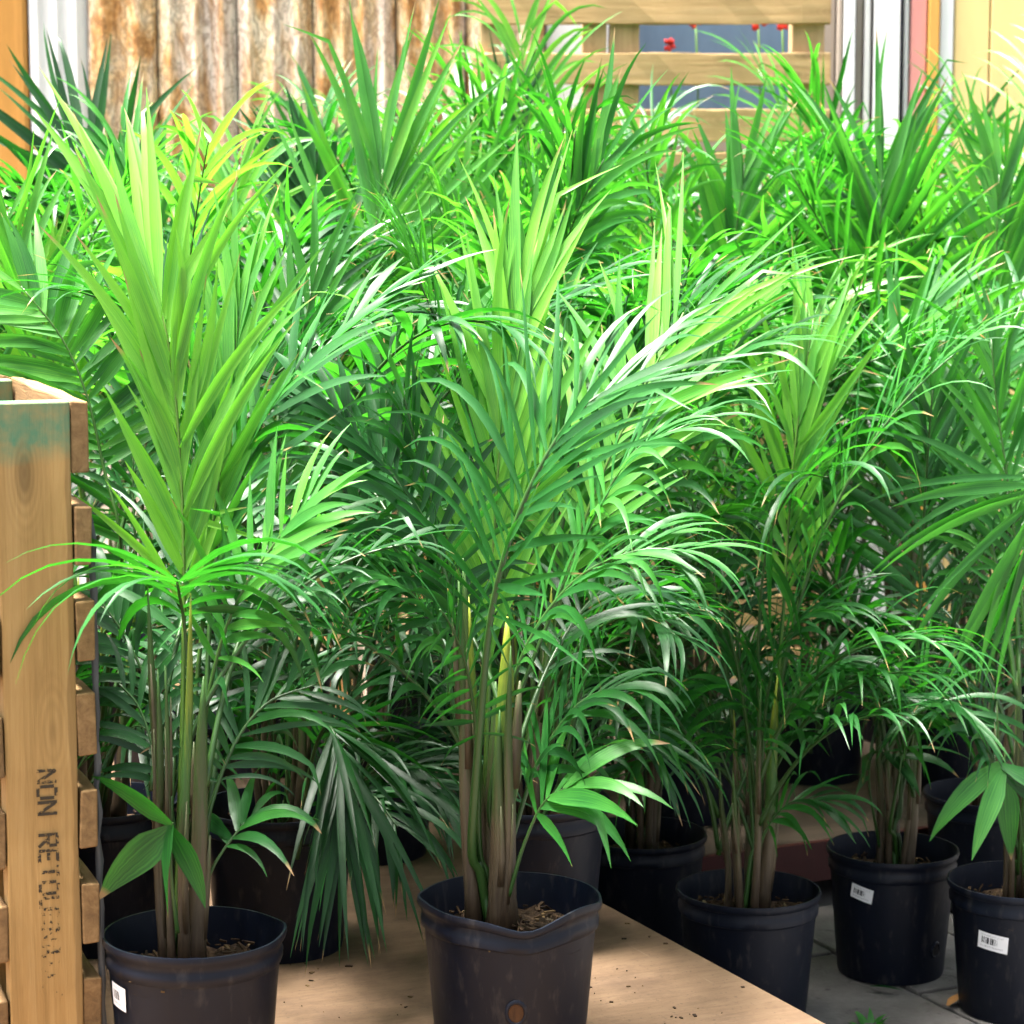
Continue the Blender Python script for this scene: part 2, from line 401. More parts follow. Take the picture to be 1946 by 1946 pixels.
# ------------------------------------------------------------------ low display platforms
e0 = on_level(1150, 1710, DECK); e1 = on_level(1560, 1932, DECK)
edge_mid = (e0 + e1) / 2
plat = empty('display_platform', (edge_mid.x, edge_mid.y, 0), math.atan2((e0 - e1).y, (e0 - e1).x) - math.pi / 2)
tag(plat, 'low wooden platform topped with a plain tan plywood sheet', 'platform')
mb = MB(); mb.box((-1.35, 0.85, DECK - 0.009), (1.35, 1.65, 0.009))
bd = mb.build('plywood_top', M['ply'], plat); bevel(bd, 0.002)
for k, x in enumerate((-0.16, -1.2, -2.5)):
    mb = MB(); mb.box((x, 0.85, (DECK - 0.018) / 2), (0.045, 1.58, (DECK - 0.018) / 2 - 0.0))
    s_ = mb.build('support_beam', M['pine_h'], plat)
# red edged platform
r0 = on_level(1505, 1600, 0.15); 
plat2 = empty('red_platform', (r0.x, r0.y + 0.02, 0), ANG)
tag(plat2, 'low platform with a dark red painted front edge standing on the paving', 'platform')
mb = MB(); mb.box((0.75, 0.62, 0.14), (1.25, 0.6, 0.01)); mb.build('deck', M['darkdeck'], plat2)  # deck wood far darker than the plywood top
mb = MB(); mb.box((0.75, 0.012, 0.105), (1.25, 0.008, 0.045)); mb.build('edge_board', M['redpaint'], plat2)
for x in (-0.3, 0.7, 1.8):
    mb = MB(); mb.box((x, 0.62, 0.065), (0.05, 0.55, 0.065)); mb.build('support_beam', M['pine_h'], plat2)

# ------------------------------------------------------------------ upright pallet at the left
PH = 1.04
pc = W(131, 757, 3.30)                       # top right front corner of the stringer
PBASE = DECK
PH = pc.z - PBASE
pal = empty('wooden_pallet', (pc.x, pc.y, PBASE), math.radians(21))
tag(pal, 'tall wooden pallet stood on end, stencilled black, green stained top', 'pallet')
SW = 0.102
def plank(name, h, c, mat, parent, axis, seed, amp=0.0015, n=10, rot=None):
    o = wobble_box(h, amp=amp, seed=seed, axis=axis, n=n).build(name, mat, parent, loc=c)
    if rot: o.rotation_euler = rot
    bevel(o, 0.0025, 2)
    return o
M['pine'].name = 'rough_pine'
for k, yy in enumerate((0.022, 0.5, 0.98)):
    st = plank('stringer', (SW / 2, 0.02, PH / 2), (-SW / 2, yy, PH / 2), M['pine'], pal, 2, 31 + k, 0.0012)
bh, sp = 0.049, 0.137
for side in (0, 1):
    k = 0; z = PH - 0.05
    while z > 0.03:
        hh = (0.05 if k == 0 else bh - rnd.uniform(0.003, 0.009))
        x = 0.0145 if side else -SW - 0.0145
        plank('deck_board', (0.0125, 0.5, hh), (x, 0.5 + rnd.uniform(-0.004, 0.004), z - (0 if k == 0 else rnd.uniform(0, .006)) - (0.02 if not side and k else 0)), M['pine_y'] if 'pine_y' in M else M['pine_h'], pal, 1, 77 + k + 40 * side, 0.0022)
        z -= sp; k += 1
# end-grain splinters and a strip of torn film along the right side
mb = MB()
fv, ff = [], []
for i in range(25):
    t = i / 24; z = 0.02 + t * (PH * 0.82); wv = 0.004 + 0.006 * abs(math.sin(i * 1.7)) 
    fv += [(0.0285, 0.03 + 0.004 * math.sin(i * 2.1), z), (0.0285 + wv, 0.02, z), (0.0305 + wv * 0.6, 0.05, z)]
for i in range(24):
    a = i * 3; ff += [(a, a + 1, a + 4, a + 3), (a + 1, a + 2, a + 5, a + 4)]
mb.add(fv, ff); mb.build('plastic_film', M['film'], pal, True)
# stencilled lettering, reading downwards; strokes as in a cut stencil
GL = {'N': [(0, 0, 0, 1), (0.12, .92, .88, .08), (1, 0, 1, 1)], 'O': [(0, .15, 0, .85), (.2, 1, .8, 1), (.2, 0, .8, 0), (1, .15, 1, .85)],
      'R': [(0, 0, 0, 1), (.2, 1, .8, 1), (.95, .6, .95, .95), (.2, .5, .8, .5), (.45, .42, 1, 0)], 'E': [(0, 0, 0, 1), (.25, 1, .95, 1), (.25, .5, .8, .5), (.25, 0, .95, 0)],
      'T': [(.5, 0, .5, .8), (0, 1, .4, 1), (.6, 1, 1, 1)], 'U': [(0, .2, 0, 1), (.2, 0, .8, 0), (1, .2, 1, 1)],
      'A': [(0, 0, .4, 1), (1, 0, .6, 1), (.3, .35, .7, .35)], 'B': [(0, 0, 0, 1), (.25, 1, .8, 1), (.25, .5, .8, .5), (.25, 0, .8, 0), (1, .12, 1, .4), (1, .6, 1, .9)],
      'L': [(0, 0, 0, 1), (.25, 0, 1, 0)]}
lw, lh, gapw = 0.0165, 0.0255, 0.0065
pos = 0.0; text = 'NON RETOURNABLE'
z_top = PH - 0.522
for ci, ch in enumerate(text):
    if ch == ' ': pos += 0.024; continue
    mb = MB(); fade = 0.41 + 0.19 * max(0, (ci - 3) / 11) + (0.05 if ci % 3 == 0 else 0)
    for (x0, y0, x1, y1) in GL[ch]:
        # letter x runs down the stringer, letter y runs to the right
        a = Vector((-0.057 + y0 * lh, 0, z_top - pos - x0 * lw)); b = Vector((-0.057 + y1 * lh, 0, z_top - pos - x1 * lw))
        d = (b - a); n_ = Vector((-d.z, 0, d.x)).normalized() * 0.0023
        e = d.normalized() * 0.001
        yv = 0.0003
        q = [a - e + n_, b + e + n_, b + e - n_, a - e - n_]
        mb.add([(v.x, yv, v.z) for v in q], [(0, 1, 2, 3)], fade)
    pos += lw + gapw
    mb.build('stencil_letter', M['ink'], pal)

# ------------------------------------------------------------------ back wall
WY = 7.25
def wx(dx, y): return W(dx, 0, (y - 0) * math.cos(PITCH) + (CAMZ - 2.0) * math.sin(PITCH)).x
fence = empty('rusty_metal_wall', (wx(480, WY), WY, 0))
tag(fence, 'wall of rusty corrugated metal panels with peeling paint behind the palms', 'wall')
def corr_panel(parent, x0, x1, mat, seed, ribs=3, depth=0.012, base_y=0.0, h=2.7, name='panel'):
    r = random.Random(seed); mb = MB(); n = 40; vs = []; fs = []
    for i in range(n + 1):
        t = i / n; x = x0 + (x1 - x0) * t
        ph = (t * ribs) % 1.0
        y = base_y - depth * (0.5 - 0.5 * math.cos(2 * math.pi * ph)) ** 2
        if t < 0.04 or t > 0.96: y = base_y + 0.012
        vs += [(x, y, -0.012), (x, y + r.uniform(-.001, .001), h)]
    for i in range(n): fs.append((2 * i, 2 * i + 2, 2 * i + 3, 2 * i + 1))
    mb.add(vs, fs)
    bk = [(x0, base_y + .03, -.012), (x0, base_y + .03, h), (x1, base_y + .03, -.012), (x1, base_y + .03, h)]
    mb.add([vs[0], vs[1], bk[1], bk[0]], [(0, 1, 2, 3)]); mb.add([vs[-2], bk[2], bk[3], vs[-1]], [(0, 1, 2, 3)])
    mb.add(bk, [(0, 1, 3, 2)]); mb.add([vs[2 * i + 1] for i in range(n + 1)] + [bk[3], bk[1]], [tuple(range(n + 3))])
    return mb.build(name, mat, parent, True)
ox = fence.location.x
mb = MB(); mb.box(((wx(-1070, WY) + wx(1035, WY)) / 2 - ox, .06, 1.34), ((wx(1035, WY) - wx(-1070, WY)) / 2, .02, 1.345)); mb.build('added_backing', M['dark'], fence)  # added sheet, blocks light leaking through the panel gaps
edges = [-1070, -940, -810, -680, -550, -420, -290, -160, -60, 53]
for i in range(9): corr_panel(fence, wx(edges[i], WY) - ox, wx(edges[i + 1], WY) - ox - .004, M['brownorange'], i, 1, .006)
corr_panel(fence, wx(55, WY) - ox, wx(164, WY) - ox, M['greyw'], 5, 3, .014)
ed = [166, 298, 449, 592, 748, 880, 1030]
for i in range(6): corr_panel(fence, wx(ed[i], WY) - ox, wx(ed[i + 1], WY) - ox - .005, M['rust'], 10 + i, (2, 3, 3, 4, 3, 3)[i], .016, rnd.uniform(-.006, .004))
# painted wall to the right
pw_ = empty('painted_board_wall', (wx(1700, WY), WY, 0))
tag(pw_, 'wall of painted vertical boards in white, grey, faded red, orange and yellow', 'wall')
ox = pw_.location.x
mb = MB(); mb.box(((wx(1040, WY) + wx(2890, WY)) / 2 - ox, .11, 1.34), ((wx(2890, WY) - wx(1040, WY)) / 2, .02, 1.345)); mb.build('added_backing', M['dark'], pw_)  # sheet added here too, keeps light from coming between the boards
strips = [(1030, 1150, 'white', .02), (1152, 1580, 'tan', .03), (1578, 1588, 'tan', -.02), (1590, 1612, 'white', -.03), (1613, 1628, 'tan', .0), (1629, 1641, 'greyw', -.015), (1642, 1646, 'tan', .01),
          (1647, 1697, 'white', -.02), (1698, 1706, 'dark', .03), (1707, 1717, 'greyw', .01), (1718, 1749, 'pink', .0), (1750, 1771, 'orange', -.02), (1772, 1799, 'white', .0),
          (1800, 1868, 'yellow', .01), (1870, 1945, 'yellow', .006), (1947, 2030, 'yellow', .012), (2032, 2120, 'yellow', .004), (2122, 2260, 'yellow', .01)] + [(2262 + 90 * q, 2350 + 90 * q, 'yellow', .004 * (q % 3)) for q in range(7)]
for i, (a, b, m_, dy) in enumerate(strips):
    xa, xb = wx(a, WY) - ox, wx(b, WY) - ox
    o = wobble_box(((xb - xa) / 2 - .001, .02, 1.35), amp=.0012, seed=200 + i, axis=2, n=6).build('board', M[m_], pw_, loc=((xa + xb) / 2, dy + .03, 1.338)); bevel(o, .003, 1)
# slate blue panel and red flowers behind the far pallet
PYF = 6.85
def wz(dy, y): 
    p = W(966, dy, 1.0) - Vector((0, 0, CAMZ)); return CAMZ + p.z * (y / p.y)
bp = empty('slate_blue_sign', (wx(1350, 7.1), 7.1, 0))
tag(bp, 'slate blue board on two posts behind the upright pallet slats', 'board')
xh = (wx(1500, 7.1) - wx(1205, 7.1)) / 2
mb = MB(); mb.box((0, 0, wz(120, 7.1)), (xh, .012, (wz(40, 7.1) - wz(215, 7.1)) / 2)); mb.build('face', M['blue'], bp)
for sx_ in (-1, 1):
    mb = MB(); mb.box((sx_ * xh * .8, .03, wz(130, 7.1) / 2), (.02, .017, wz(130, 7.1) / 2)); mb.build('post', M['post'], bp)
def flower(dx, dy, r, y, label):
    root = empty('red_flower', (wx(dx, y), y, wz(dy, y)))
    tag(root, label, 'flower', 'red flowers behind the far pallet')
    for k in range(6):
        an = k / 6 * 6.283 + rnd.random(); mb = MB(); c = Vector((math.cos(an), 0, math.sin(an))); s_ = Vector((-c.z, 0, c.x))
        vs = [Vector((0, 0, 0)), c * r * .55 + s_ * r * .35 + Vector((0, -r * .3, 0)), c * r + Vector((0, -r * .1, 0)), c * r * .55 - s_ * r * .35 + Vector((0, -r * .3, 0)), c * r * .5 + Vector((0, -r * .45, 0))]
        mb.add(vs, [(0, 1, 4), (1, 2, 4), (2, 3, 4), (3, 0, 4)]); mb.build('petal', M['red'], root, True)
    mb = MB(); mb.tube([Vector((0, .006, 0)), Vector((.01, .03, -.15)), Vector((.02, .05, -wz(dy, y) + 0.0))], [.003, .003, .004], 5, [.6, .6, .6]); mb.build('stalk', M['rachis'], root, True)
flower(1262, 85, .022, 6.98, 'single red flower in front of the slate blue board')
for dx, dy, r in ((1312, 43, .022), (1430, 42, .03), (1475, 43, .026)):
    flower(dx, dy, r, 6.98, 'red flower peeping past a slat of the far upright pallet')
# far pallet: two pallets upright, one on the other
def far_pallet(z0, label, slat_ys, h):
    root = empty('upright_pallet', (wx(1240, PYF), PYF, z0)); ox = root.location.x
    tag(root, label, 'pallet', None)
    x0, x1 = wx(905, PYF) - ox, wx(1567, PYF) - ox
    posts = [(wx(905, PYF) - ox + .03, .03), ((wx(1150, PYF) + wx(1208, PYF)) / 2 - ox, .042), ((wx(1098, PYF) + wx(1146, PYF)) / 2 - ox, .034), ((wx(1493, PYF) + wx(1560, PYF)) / 2 - ox, .047)]
    for k, (x, hw) in enumerate(posts):
        plank('stringer', (hw, .045, h / 2), (x, .06 + .003 * k, h / 2), M['post'], root, 2, 300 + k)
    for k, (za, zb) in enumerate(slat_ys):
        plank('slat', ((x1 - x0) / 2 - rnd.uniform(0, .006), .011, (zb - za) / 2), ((x0 + x1) / 2, 0, (za + zb) / 2 - z0), M['slat'], root, 0, 320 + k, .003, 12)
ys = []
for (a, b) in ((-120, -62), (-12, 46), (101, 160), (206, 266)): ys.append((wz(b, PYF), wz(a, PYF)))
zb = ys[-1][0] - .012
far_pallet(zb, 'upright wooden pallet of weathered slats in front of the blue board', ys, ys[0][1] - zb + .02)
yl = []; z = zb - .02
while z > .1: yl.append((z - .09, z)); z -= .16
far_pallet(0.0, 'lower weathered pallet carrying the upright slatted pallet', yl, zb)

# ------------------------------------------------------------------ palms
def catmull(pts, n):
    P = [pts[0] * 2 - pts[1]] + list(pts) + [pts[-1] * 2 - pts[-2]]
    out = []
    segs = len(pts) - 1
    for i in range(n + 1):
        t = i / n * segs; k = min(int(t), segs - 1); u = t - k
        a, b, c, d = P[k:k + 4]
        out.append(0.5 * ((2 * b) + (c - a) * u + (2 * a - 5 * b + 4 * c - d) * u * u + (3 * b - a - 3 * c + d) * u ** 3))
    L = [0]
    for i in range(n): L.append(L[-1] + (out[i + 1] - out[i]).length)
    return out, L
NSEG = 8
LF = []
for i in range(NSEG):
    LF += [(i * 3, i * 3 + 1, i * 3 + 4, i * 3 + 3), (i * 3 + 1, i * 3 + 2, i * 3 + 5, i * 3 + 4)]
DOWN = Vector((0, 0, -1))
def leaflet(mb, p, d, nrm, L, wd, droop, tone, r, curl=0.0, fold=0.22, dry=None):
    vs, uvs = [], []
    step = L / NSEG; q = p.copy(); d = d.normalized()
    tw = r.gauss(0, .3); kink = r.uniform(.45, .85) if r.random() < (.09 if wd < .03 else .0) else 9; lat = r.gauss(0, .16)
    for i in range(NSEG + 1):
        t = i / NSEG
        sd = d.cross(nrm)
        sd = sd.normalized() if sd.length > 1e-5 else d.orthogonal().normalized()
        nn = sd.cross(d)
        if tw:
            a = tw * t; sd = sd * math.cos(a) + nn * math.sin(a); nn = sd.cross(d)
        prof = (0.32 + 0.68 * min(1, t / 0.28)) if t < .28 else (1 - ((t - .28) / .72) ** 1.7)
        ww = wd * .5 * max(prof, 0.015)
        vs += [q - sd * ww + nn * ww * fold, q, q + sd * ww + nn * ww * fold]
        uvs += [(0, t), (.5, t), (1, t)]
        q = q + d * step
        if t <= kink < t + 1 / NSEG: d = (d + DOWN * r.uniform(.5, 1.1) + sd * r.uniform(-.3, .3)).normalized()
        d = (d + sd * (lat / NSEG) + DOWN * droop * (0.35 + 1.3 * t) / NSEG + nn * (curl / NSEG)).normalized()
    if dry is None: dry = r.uniform(.86, .99) if r.random() < .45 else 2.0
    mb.add(vs, LF, tone, uvs, dry)
def frond(root, org, pts, n=16, L=.28, w=.022, a0=62, a1=18, tone=.4, N=None, lift=18, droop=.7, s0=.35, split=True,
          r=None, rad=.0045, lp=(.62, 1.0, .62), curl=0.0, fold=.22, jit=.09, sides=(1, 1), droops=None):
    """pts: rachis in world; org: the plant's location"""
    r = r or rnd
    P, Ls = catmull(pts, 30); tot = Ls[-1]
    fr = MB(); P0 = [p - org for p in P]
    fr.tube(P0, [rad * (1 - .78 * (l / tot)) + .0006 for l in Ls], 6, [min(1, max(0, tone * .6 + .15))] * len(P0))
    if N is None:
        h = (pts[-1] - pts[0]); h.z = 0
        h = h.normalized() if h.length > 1e-4 else Vector((0, -1, 0))
        N = -h + Vector((0, 0, .9))
    leafs = []
    for k in range(n):
        for sgn in (-1, 1):
            if not sides[0 if sgn < 0 else 1]: continue
            u = (k + r.uniform(.1, .6) * (.9 if sgn > 0 else 1)) / n
            s = s0 + (1 - s0) * u
            x = s * tot
            i = 0
            while i < len(Ls) - 2 and Ls[i + 1] < x: i += 1
            f = (x - Ls[i]) / max(1e-6, Ls[i + 1] - Ls[i]); f = min(1, max(0, f))
            p = P0[i].lerp(P0[i + 1], f); T = (P0[i + 1] - P0[i]).normalized()
            Nf = N - T * N.dot(T); Nf = Nf.normalized() if Nf.length > 1e-4 else T.orthogonal().normalized()
            B = T.cross(Nf)
            a = math.radians(a0 + (a1 - a0) * u ** .9 + r.gauss(0, 7.5)); li = math.radians(lift + r.gauss(0, 11))
            d = T * math.cos(a) + (B * sgn * math.cos(li) + Nf * math.sin(li)) * math.sin(a)
            ll = L * (lp[0] + (lp[1] - lp[0]) * min(1, u / .4) if u < .4 else lp[1] + (lp[2] - lp[1]) * (u - .4) / .6) * r.uniform(.78, 1.12)
            nn = Nf + d.orthogonal() * r.gauss(0, .12)
            leafs.append((p, d, nn, ll, w * r.uniform(.7, 1.2) * (.75 if u > .9 or u < .06 else 1), (droops[0 if sgn < 0 else 1] if droops else droop) * r.uniform(.6, 1.8), min(1, max(0, tone + r.gauss(0, jit)))))
    if split:
        fo = fr.build('frond', M['rachis'], root, True)
        for (p, d, nn, ll, ww, dp, tn) in leafs:
            mb = MB(); leaflet(mb, Vector((0, 0, 0)), d, nn, ll, ww, dp, tn, r, curl, fold)
            lo = mb.build('leaflet', M['leaf'], fo, True); lo.location = p
    else:
        fo = fr.build('frond', M['rachis'], root, True)
        mb = MB()
        for (p, d, nn, ll, ww, dp, tn) in leafs: leaflet(mb, p, d, nn, ll, ww, dp, tn, r, curl, fold)
        lo = mb.build('leaflets', M['leaf'], fo, True, kind='stuff')
    return fo

def pot(root, R=.139, H=.26, wave=None, seed=0, z0=0.0):
    r = random.Random(seed); mb = MB(); k = 56
    prof = [(R * .80, 0.0), (R * .815, .006), (R * .94, H - .048), (R * .945, H - .045), (R * .975, H - .042), (R * .98, H - .03), (R * .965, H - .026), (R * .965, H - .016), (R * 1.0, H - .012),
            (R * 1.012, H - .006), (R * 1.005, H), (R * .98, H), (R * .965, H - .012), (R * .945, H - .04), (R * .93, H - .06), (R * .88, H - .13)]
    vs, fs = [], []
    ph = r.uniform(0, 6.28)
    for (rr, z) in prof:
        for j in range(k):
            a = 2 * math.pi * j / k
            f = max(0, (z - H * .45) / (H * .55)) ** 2
            q = rr * (1 + .012 * f * math.sin(2 * a + ph)) * (1 - .006 * (1 if (j % 14 == 0) else 0) * (1 if z < H - .04 else 0))
            zz = z
            if wave:
                dr, dz = wave(a); q *= 1 + dr * f; zz = z + dz * f
            vs.append((q * math.cos(a), q * math.sin(a), zz))
    for i in range(len(prof) - 1):
        for j in range(k):
            fs.append((i * k + j, i * k + (j + 1) % k, (i + 1) * k + (j + 1) % k, (i + 1) * k + j))
    fs.append(tuple(range(k - 1, -1, -1)))
    mb.add(vs, fs); po = mb.build('pot', M['pot'], root, True)
    m = po.modifiers.new('edge', 'EDGE_SPLIT'); m.split_angle = math.radians(50)
    # soil
    mb = MB(); vs, fs = [], []
    zs = H - .05; rings = 9; kk = 40
    for i in range(rings + 1):
        rr = R * .93 * i / rings
        for j in range(kk):
            a = 2 * math.pi * j / kk; x, y = rr * math.cos(a), rr * math.sin(a)
            vs.append((x, y, zs + .012 * noise.noise(Vector((x * 28, y * 28, seed))) + .006 * noise.noise(Vector((x * 90, y * 90, seed))) - .008 * (i / rings)))
    for i in range(rings):
        for j in range(kk): fs.append((i * kk + j, i * kk + (j + 1) % kk, (i + 1) * kk + (j + 1) % kk, (i + 1) * kk + j))
    mb.add(vs, fs); so_ = mb.build('soil', M['soil'], root, True)
    mb = MB()
    for q in range(130):
        a = r.uniform(0, 6.28); rr = R * .9 * math.sqrt(r.random()); L_ = r.uniform(.003, .011)
        rot = Matrix.Rotation(r.uniform(0, 6.28), 3, 'Z') @ Matrix.Rotation(r.uniform(-.7, .7), 3, 'Y')
        mb.box((rr * math.cos(a), rr * math.sin(a), zs + r.uniform(0, .008)), (L_, r.uniform(.0008, .003), r.uniform(.0006, .0018)), .5, rot)
    mb.build('bark_chips', M['chip'], so_, kind='stuff')
    return po
def pot_radius(R, H, z): return R * (.815 + (.94 - .815) * (z / (H - .048)))
def pot_label(po, R, H, az, zc, wd, ht, tilt=0.0):
    mb = MB(); vs, uv, fs = [], [], []; n = 8
    for i in range(n + 1):
        for j in (0, 1):
            x = (i / n - .5) * wd; z = (j - .5) * ht
            x2 = x * math.cos(tilt) - z * math.sin(tilt); z2 = x * math.sin(tilt) + z * math.cos(tilt)
            rr = pot_radius(R, H, zc + z2) + .002; a = az + x2 / rr
            vs.append((rr * math.cos(a), rr * math.sin(a), zc + z2)); uv.append((i / n, j))
    for i in range(n): fs.append((2 * i, 2 * i + 2, 2 * i + 3, 2 * i + 1))
    mb.add(vs, fs, .5, uv); return mb.build('price_label', M['label'], po, True)
def drain_hole(po, R, H, az, zc, rad, mat):
    mb = MB(); vs, fs = [], []; k = 14
    rr0 = pot_radius(R, H, zc)
    def pt(a, r_, out):
        x, z = r_ * math.cos(a), r_ * math.sin(a) * 1.25; rr = pot_radius(R, H, zc + z) + out; th = az + x / rr
        return (rr * math.cos(th), rr * math.sin(th), zc + z)
    for i in range(k):
        a = i / k * 6.283
        vs += [pt(a, rad * 1.35, .0012), pt(a, rad * 1.12, .004), pt(a, rad * .95, .003), pt(a, rad * .9, .0014)]
    for i in range(k):
        b = ((i + 1) % k) * 4; a = i * 4
        for q in range(3): fs.append((a + q, a + q + 1, b + q + 1, b + q))
    mb.add(vs, fs); ho = mb.build('drain_hole', M['pot'], po, True)
    mb = MB(); vs = [pt(i / k * 6.283, rad * .95, .0016) for i in range(k)]
    mb.add(vs, [tuple(range(k))]); mb.build('hole_disc', mat, po)  # flat disc over the opening; the hole material paints it as dark inside
def stems(root, R, H, n, h0, h1, seed, spread=.04, cx=0.0, cy=0.0, thick=.015, key_tight=False):
    r = random.Random(seed); tops = []
    for k in range(n):
        a = k / n * 6.283 + r.uniform(-.5, .5); rr = spread * math.sqrt(r.uniform(.15, 1))
        rr *= .75 if thick > .016 or key_tight else 1
        b = Vector((cx + rr * math.cos(a), cy + rr * math.sin(a), H - .06)); h = r.uniform(h0, h1)
        t = b + Vector((math.cos(a) * h * r.uniform(.0, .11), math.sin(a) * h * r.uniform(.0, .11), h))
        th = thick * (r.uniform(.4, .75) if k > 1 else (1.2, .95)[k])
        pts, _ = catmull([b, b.lerp(t, .35) + Vector((r.uniform(-.008, .008), r.uniform(-.008, .008), 0)), b.lerp(t, .7), t], 9)
        yl = r.random() < .22
        mb = MB(); mb.tube(pts, [th * (1.25 if i == 0 else (1 - .55 * i / 9 if i < 7 else (.5, .3, .08)[i - 7])) for i in range(10)], 9, [min(1, .10 + .62 * (i / 9) + (.3 if yl and i > 3 else 0)) for i in range(10)])
        # sheath flaps peeling off the cane
        for q in range(2):
            i0 = r.randint(1, 5); pp = pts[i0:i0 + 4]
            off = Vector((math.cos(a + q * 2.2), math.sin(a + q * 2.2), 0)) * th * .55
            mb.tube([p + off * (1 + .25 * i) for i, p in enumerate(pp)], [th * .5, th * .45, th * .3, th * .08], 6, [.22, .3, .38, .45])
        mb.build('stem', M['stem'], root, True); tops.append((t, a))
    return tops
def rand_frond(root, org, base, az, r, reach=.8, th0=12, th1=85, split=False, **kw):
    n = 8; pts = [base]; p = base.copy()
    for i in range(n):
        t = (i + .5) / n; th = math.radians(th0 + (th1 - th0) * t ** 1.5)
        p = p + Vector((math.cos(az) * math.sin(th), math.sin(az) * math.sin(th), math.cos(th))) * (reach / n); pts.append(p.copy())
    N = Vector((-math.cos(az), -math.sin(az), .7))
    return frond(root, org, [q + org for q in pts], N=N, split=split, r=r, **kw)

PALMS = {}; SOFF = {'L': (-.022, 0), 'C': (-.028, .01)}
def palm(key, dx, Z, level, label, R=.139, H=.26, nst=6, hst=(.28, .5), nf=7, size=1.0, tone=.4, split=False, seed=1, wave=None, azs=None, stem_off=(0, 0), thick=.0125,
         reach=(.62, .95), th1=(50, 105), leafs=(18, 22), L=(.27, .37), w=.0148, group='potted palms', lowf=0):
    x = (dx * 1.00725 - CX) / FPX * Z; zr = level + H
    y = (Z - (CAMZ - zr) * math.sin(PITCH)) / math.cos(PITCH)
    org = Vector((x, y, level)); r = random.Random(seed)
    root = empty('potted_palm', org); tag(root, label, 'palm', group)
    po = pot(root, R, H, wave, seed)
    tops = stems(root, R, H, nst, hst[0] * size, hst[1] * size, seed + 5, cx=stem_off[0], cy=stem_off[1], thick=thick, key_tight=key in ('L', 'C', 'R3'))
    for k in range(nf):
        t, a = tops[k % len(tops)]
        az = azs[k] if azs else a + r.uniform(-.6, .6) + (k // len(tops)) * 1.3
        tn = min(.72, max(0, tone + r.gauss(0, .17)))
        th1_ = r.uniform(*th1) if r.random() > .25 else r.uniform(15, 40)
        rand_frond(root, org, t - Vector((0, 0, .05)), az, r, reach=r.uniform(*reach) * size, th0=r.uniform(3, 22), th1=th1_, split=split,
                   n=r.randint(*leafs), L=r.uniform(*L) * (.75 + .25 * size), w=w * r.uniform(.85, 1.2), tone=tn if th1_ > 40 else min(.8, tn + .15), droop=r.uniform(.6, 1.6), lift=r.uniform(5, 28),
                   a0=r.uniform(50, 66), a1=r.uniform(14, 24), s0=r.uniform(.28, .4))
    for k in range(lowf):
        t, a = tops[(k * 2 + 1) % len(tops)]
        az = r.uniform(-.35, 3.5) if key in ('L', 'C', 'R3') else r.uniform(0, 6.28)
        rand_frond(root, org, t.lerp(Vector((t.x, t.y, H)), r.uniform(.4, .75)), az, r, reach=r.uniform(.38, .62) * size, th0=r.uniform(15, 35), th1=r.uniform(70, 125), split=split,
                   n=r.randint(11, 14), L=.24, w=w, tone=r.uniform(.08, .38), droop=r.uniform(.9, 1.6), a0=60, a1=25, s0=.35)  # low fronds get dark tones that deepen the shade under the canopy
    PALMS[key] = (root, org, po, R, H)
    return root
def hero(key, pts, **kw):
    """a frond traced from the photo; each point (x, y, depth offset from the plant)"""
    root, org, po, R, H = PALMS[key]
    Z = (org.y) * math.cos(PITCH) + (CAMZ - org.z - H) * math.sin(PITCH)
    kw.setdefault('N', Vector((0, -.75, .65)))
    kw.setdefault('split', True)
    if kw['n'] > 6: kw['n'] = int(kw['n'] * 1.5); kw['w'] *= .74
    P = [W(a, b, Z + c) for (a, b, c) in pts]
    if P[0].z > org.z + H + .02:
        so_ = SOFF.get(key, (0, 0))
        base = org + Vector((so_[0] + rnd.uniform(-.02, .02), so_[1] + rnd.uniform(-.02, .02), H - .05))
        mid = base.lerp(P[0], .5) + Vector((0, 0, .02))
        L0 = sum((P[i + 1] - P[i]).length for i in range(len(P) - 1)); dl = (P[0] - base).length
        kw['s0'] = (kw.get('s0', .35) * L0 + dl) / (L0 + dl); P = [base, mid] + P
    return frond(root, org, P, **kw)

def wave_c(a):
    # pinched rim: dips towards the front, corners at front-right and left
    d = (a + math.pi / 2) % (2 * math.pi)            # 0 at the side facing the camera
    if d > math.pi: d -= 2 * math.pi
    dz = -.014 * math.exp(-((d - .18) / .35) ** 2) + .008 * math.exp(-((d - .9) / .4) ** 2) + .006 * math.exp(-((d + 1.2) / .5) ** 2)
    dr = .035 * math.exp(-((d - .16) / .16) ** 2) - .03 * math.exp(-((d + .35) / .3) ** 2) + .035 * math.exp(-((d - 1.25) / .22) ** 2) + .03 * math.exp(-((d + 1.5) / .2) ** 2)
    return dr, dz
def wave_l(a):
    d = a
    if d > math.pi: d -= 2 * math.pi
    return .03 * math.exp(-((d - .15) / .25) ** 2), .004 * math.exp(-((d - .15) / .3) ** 2)

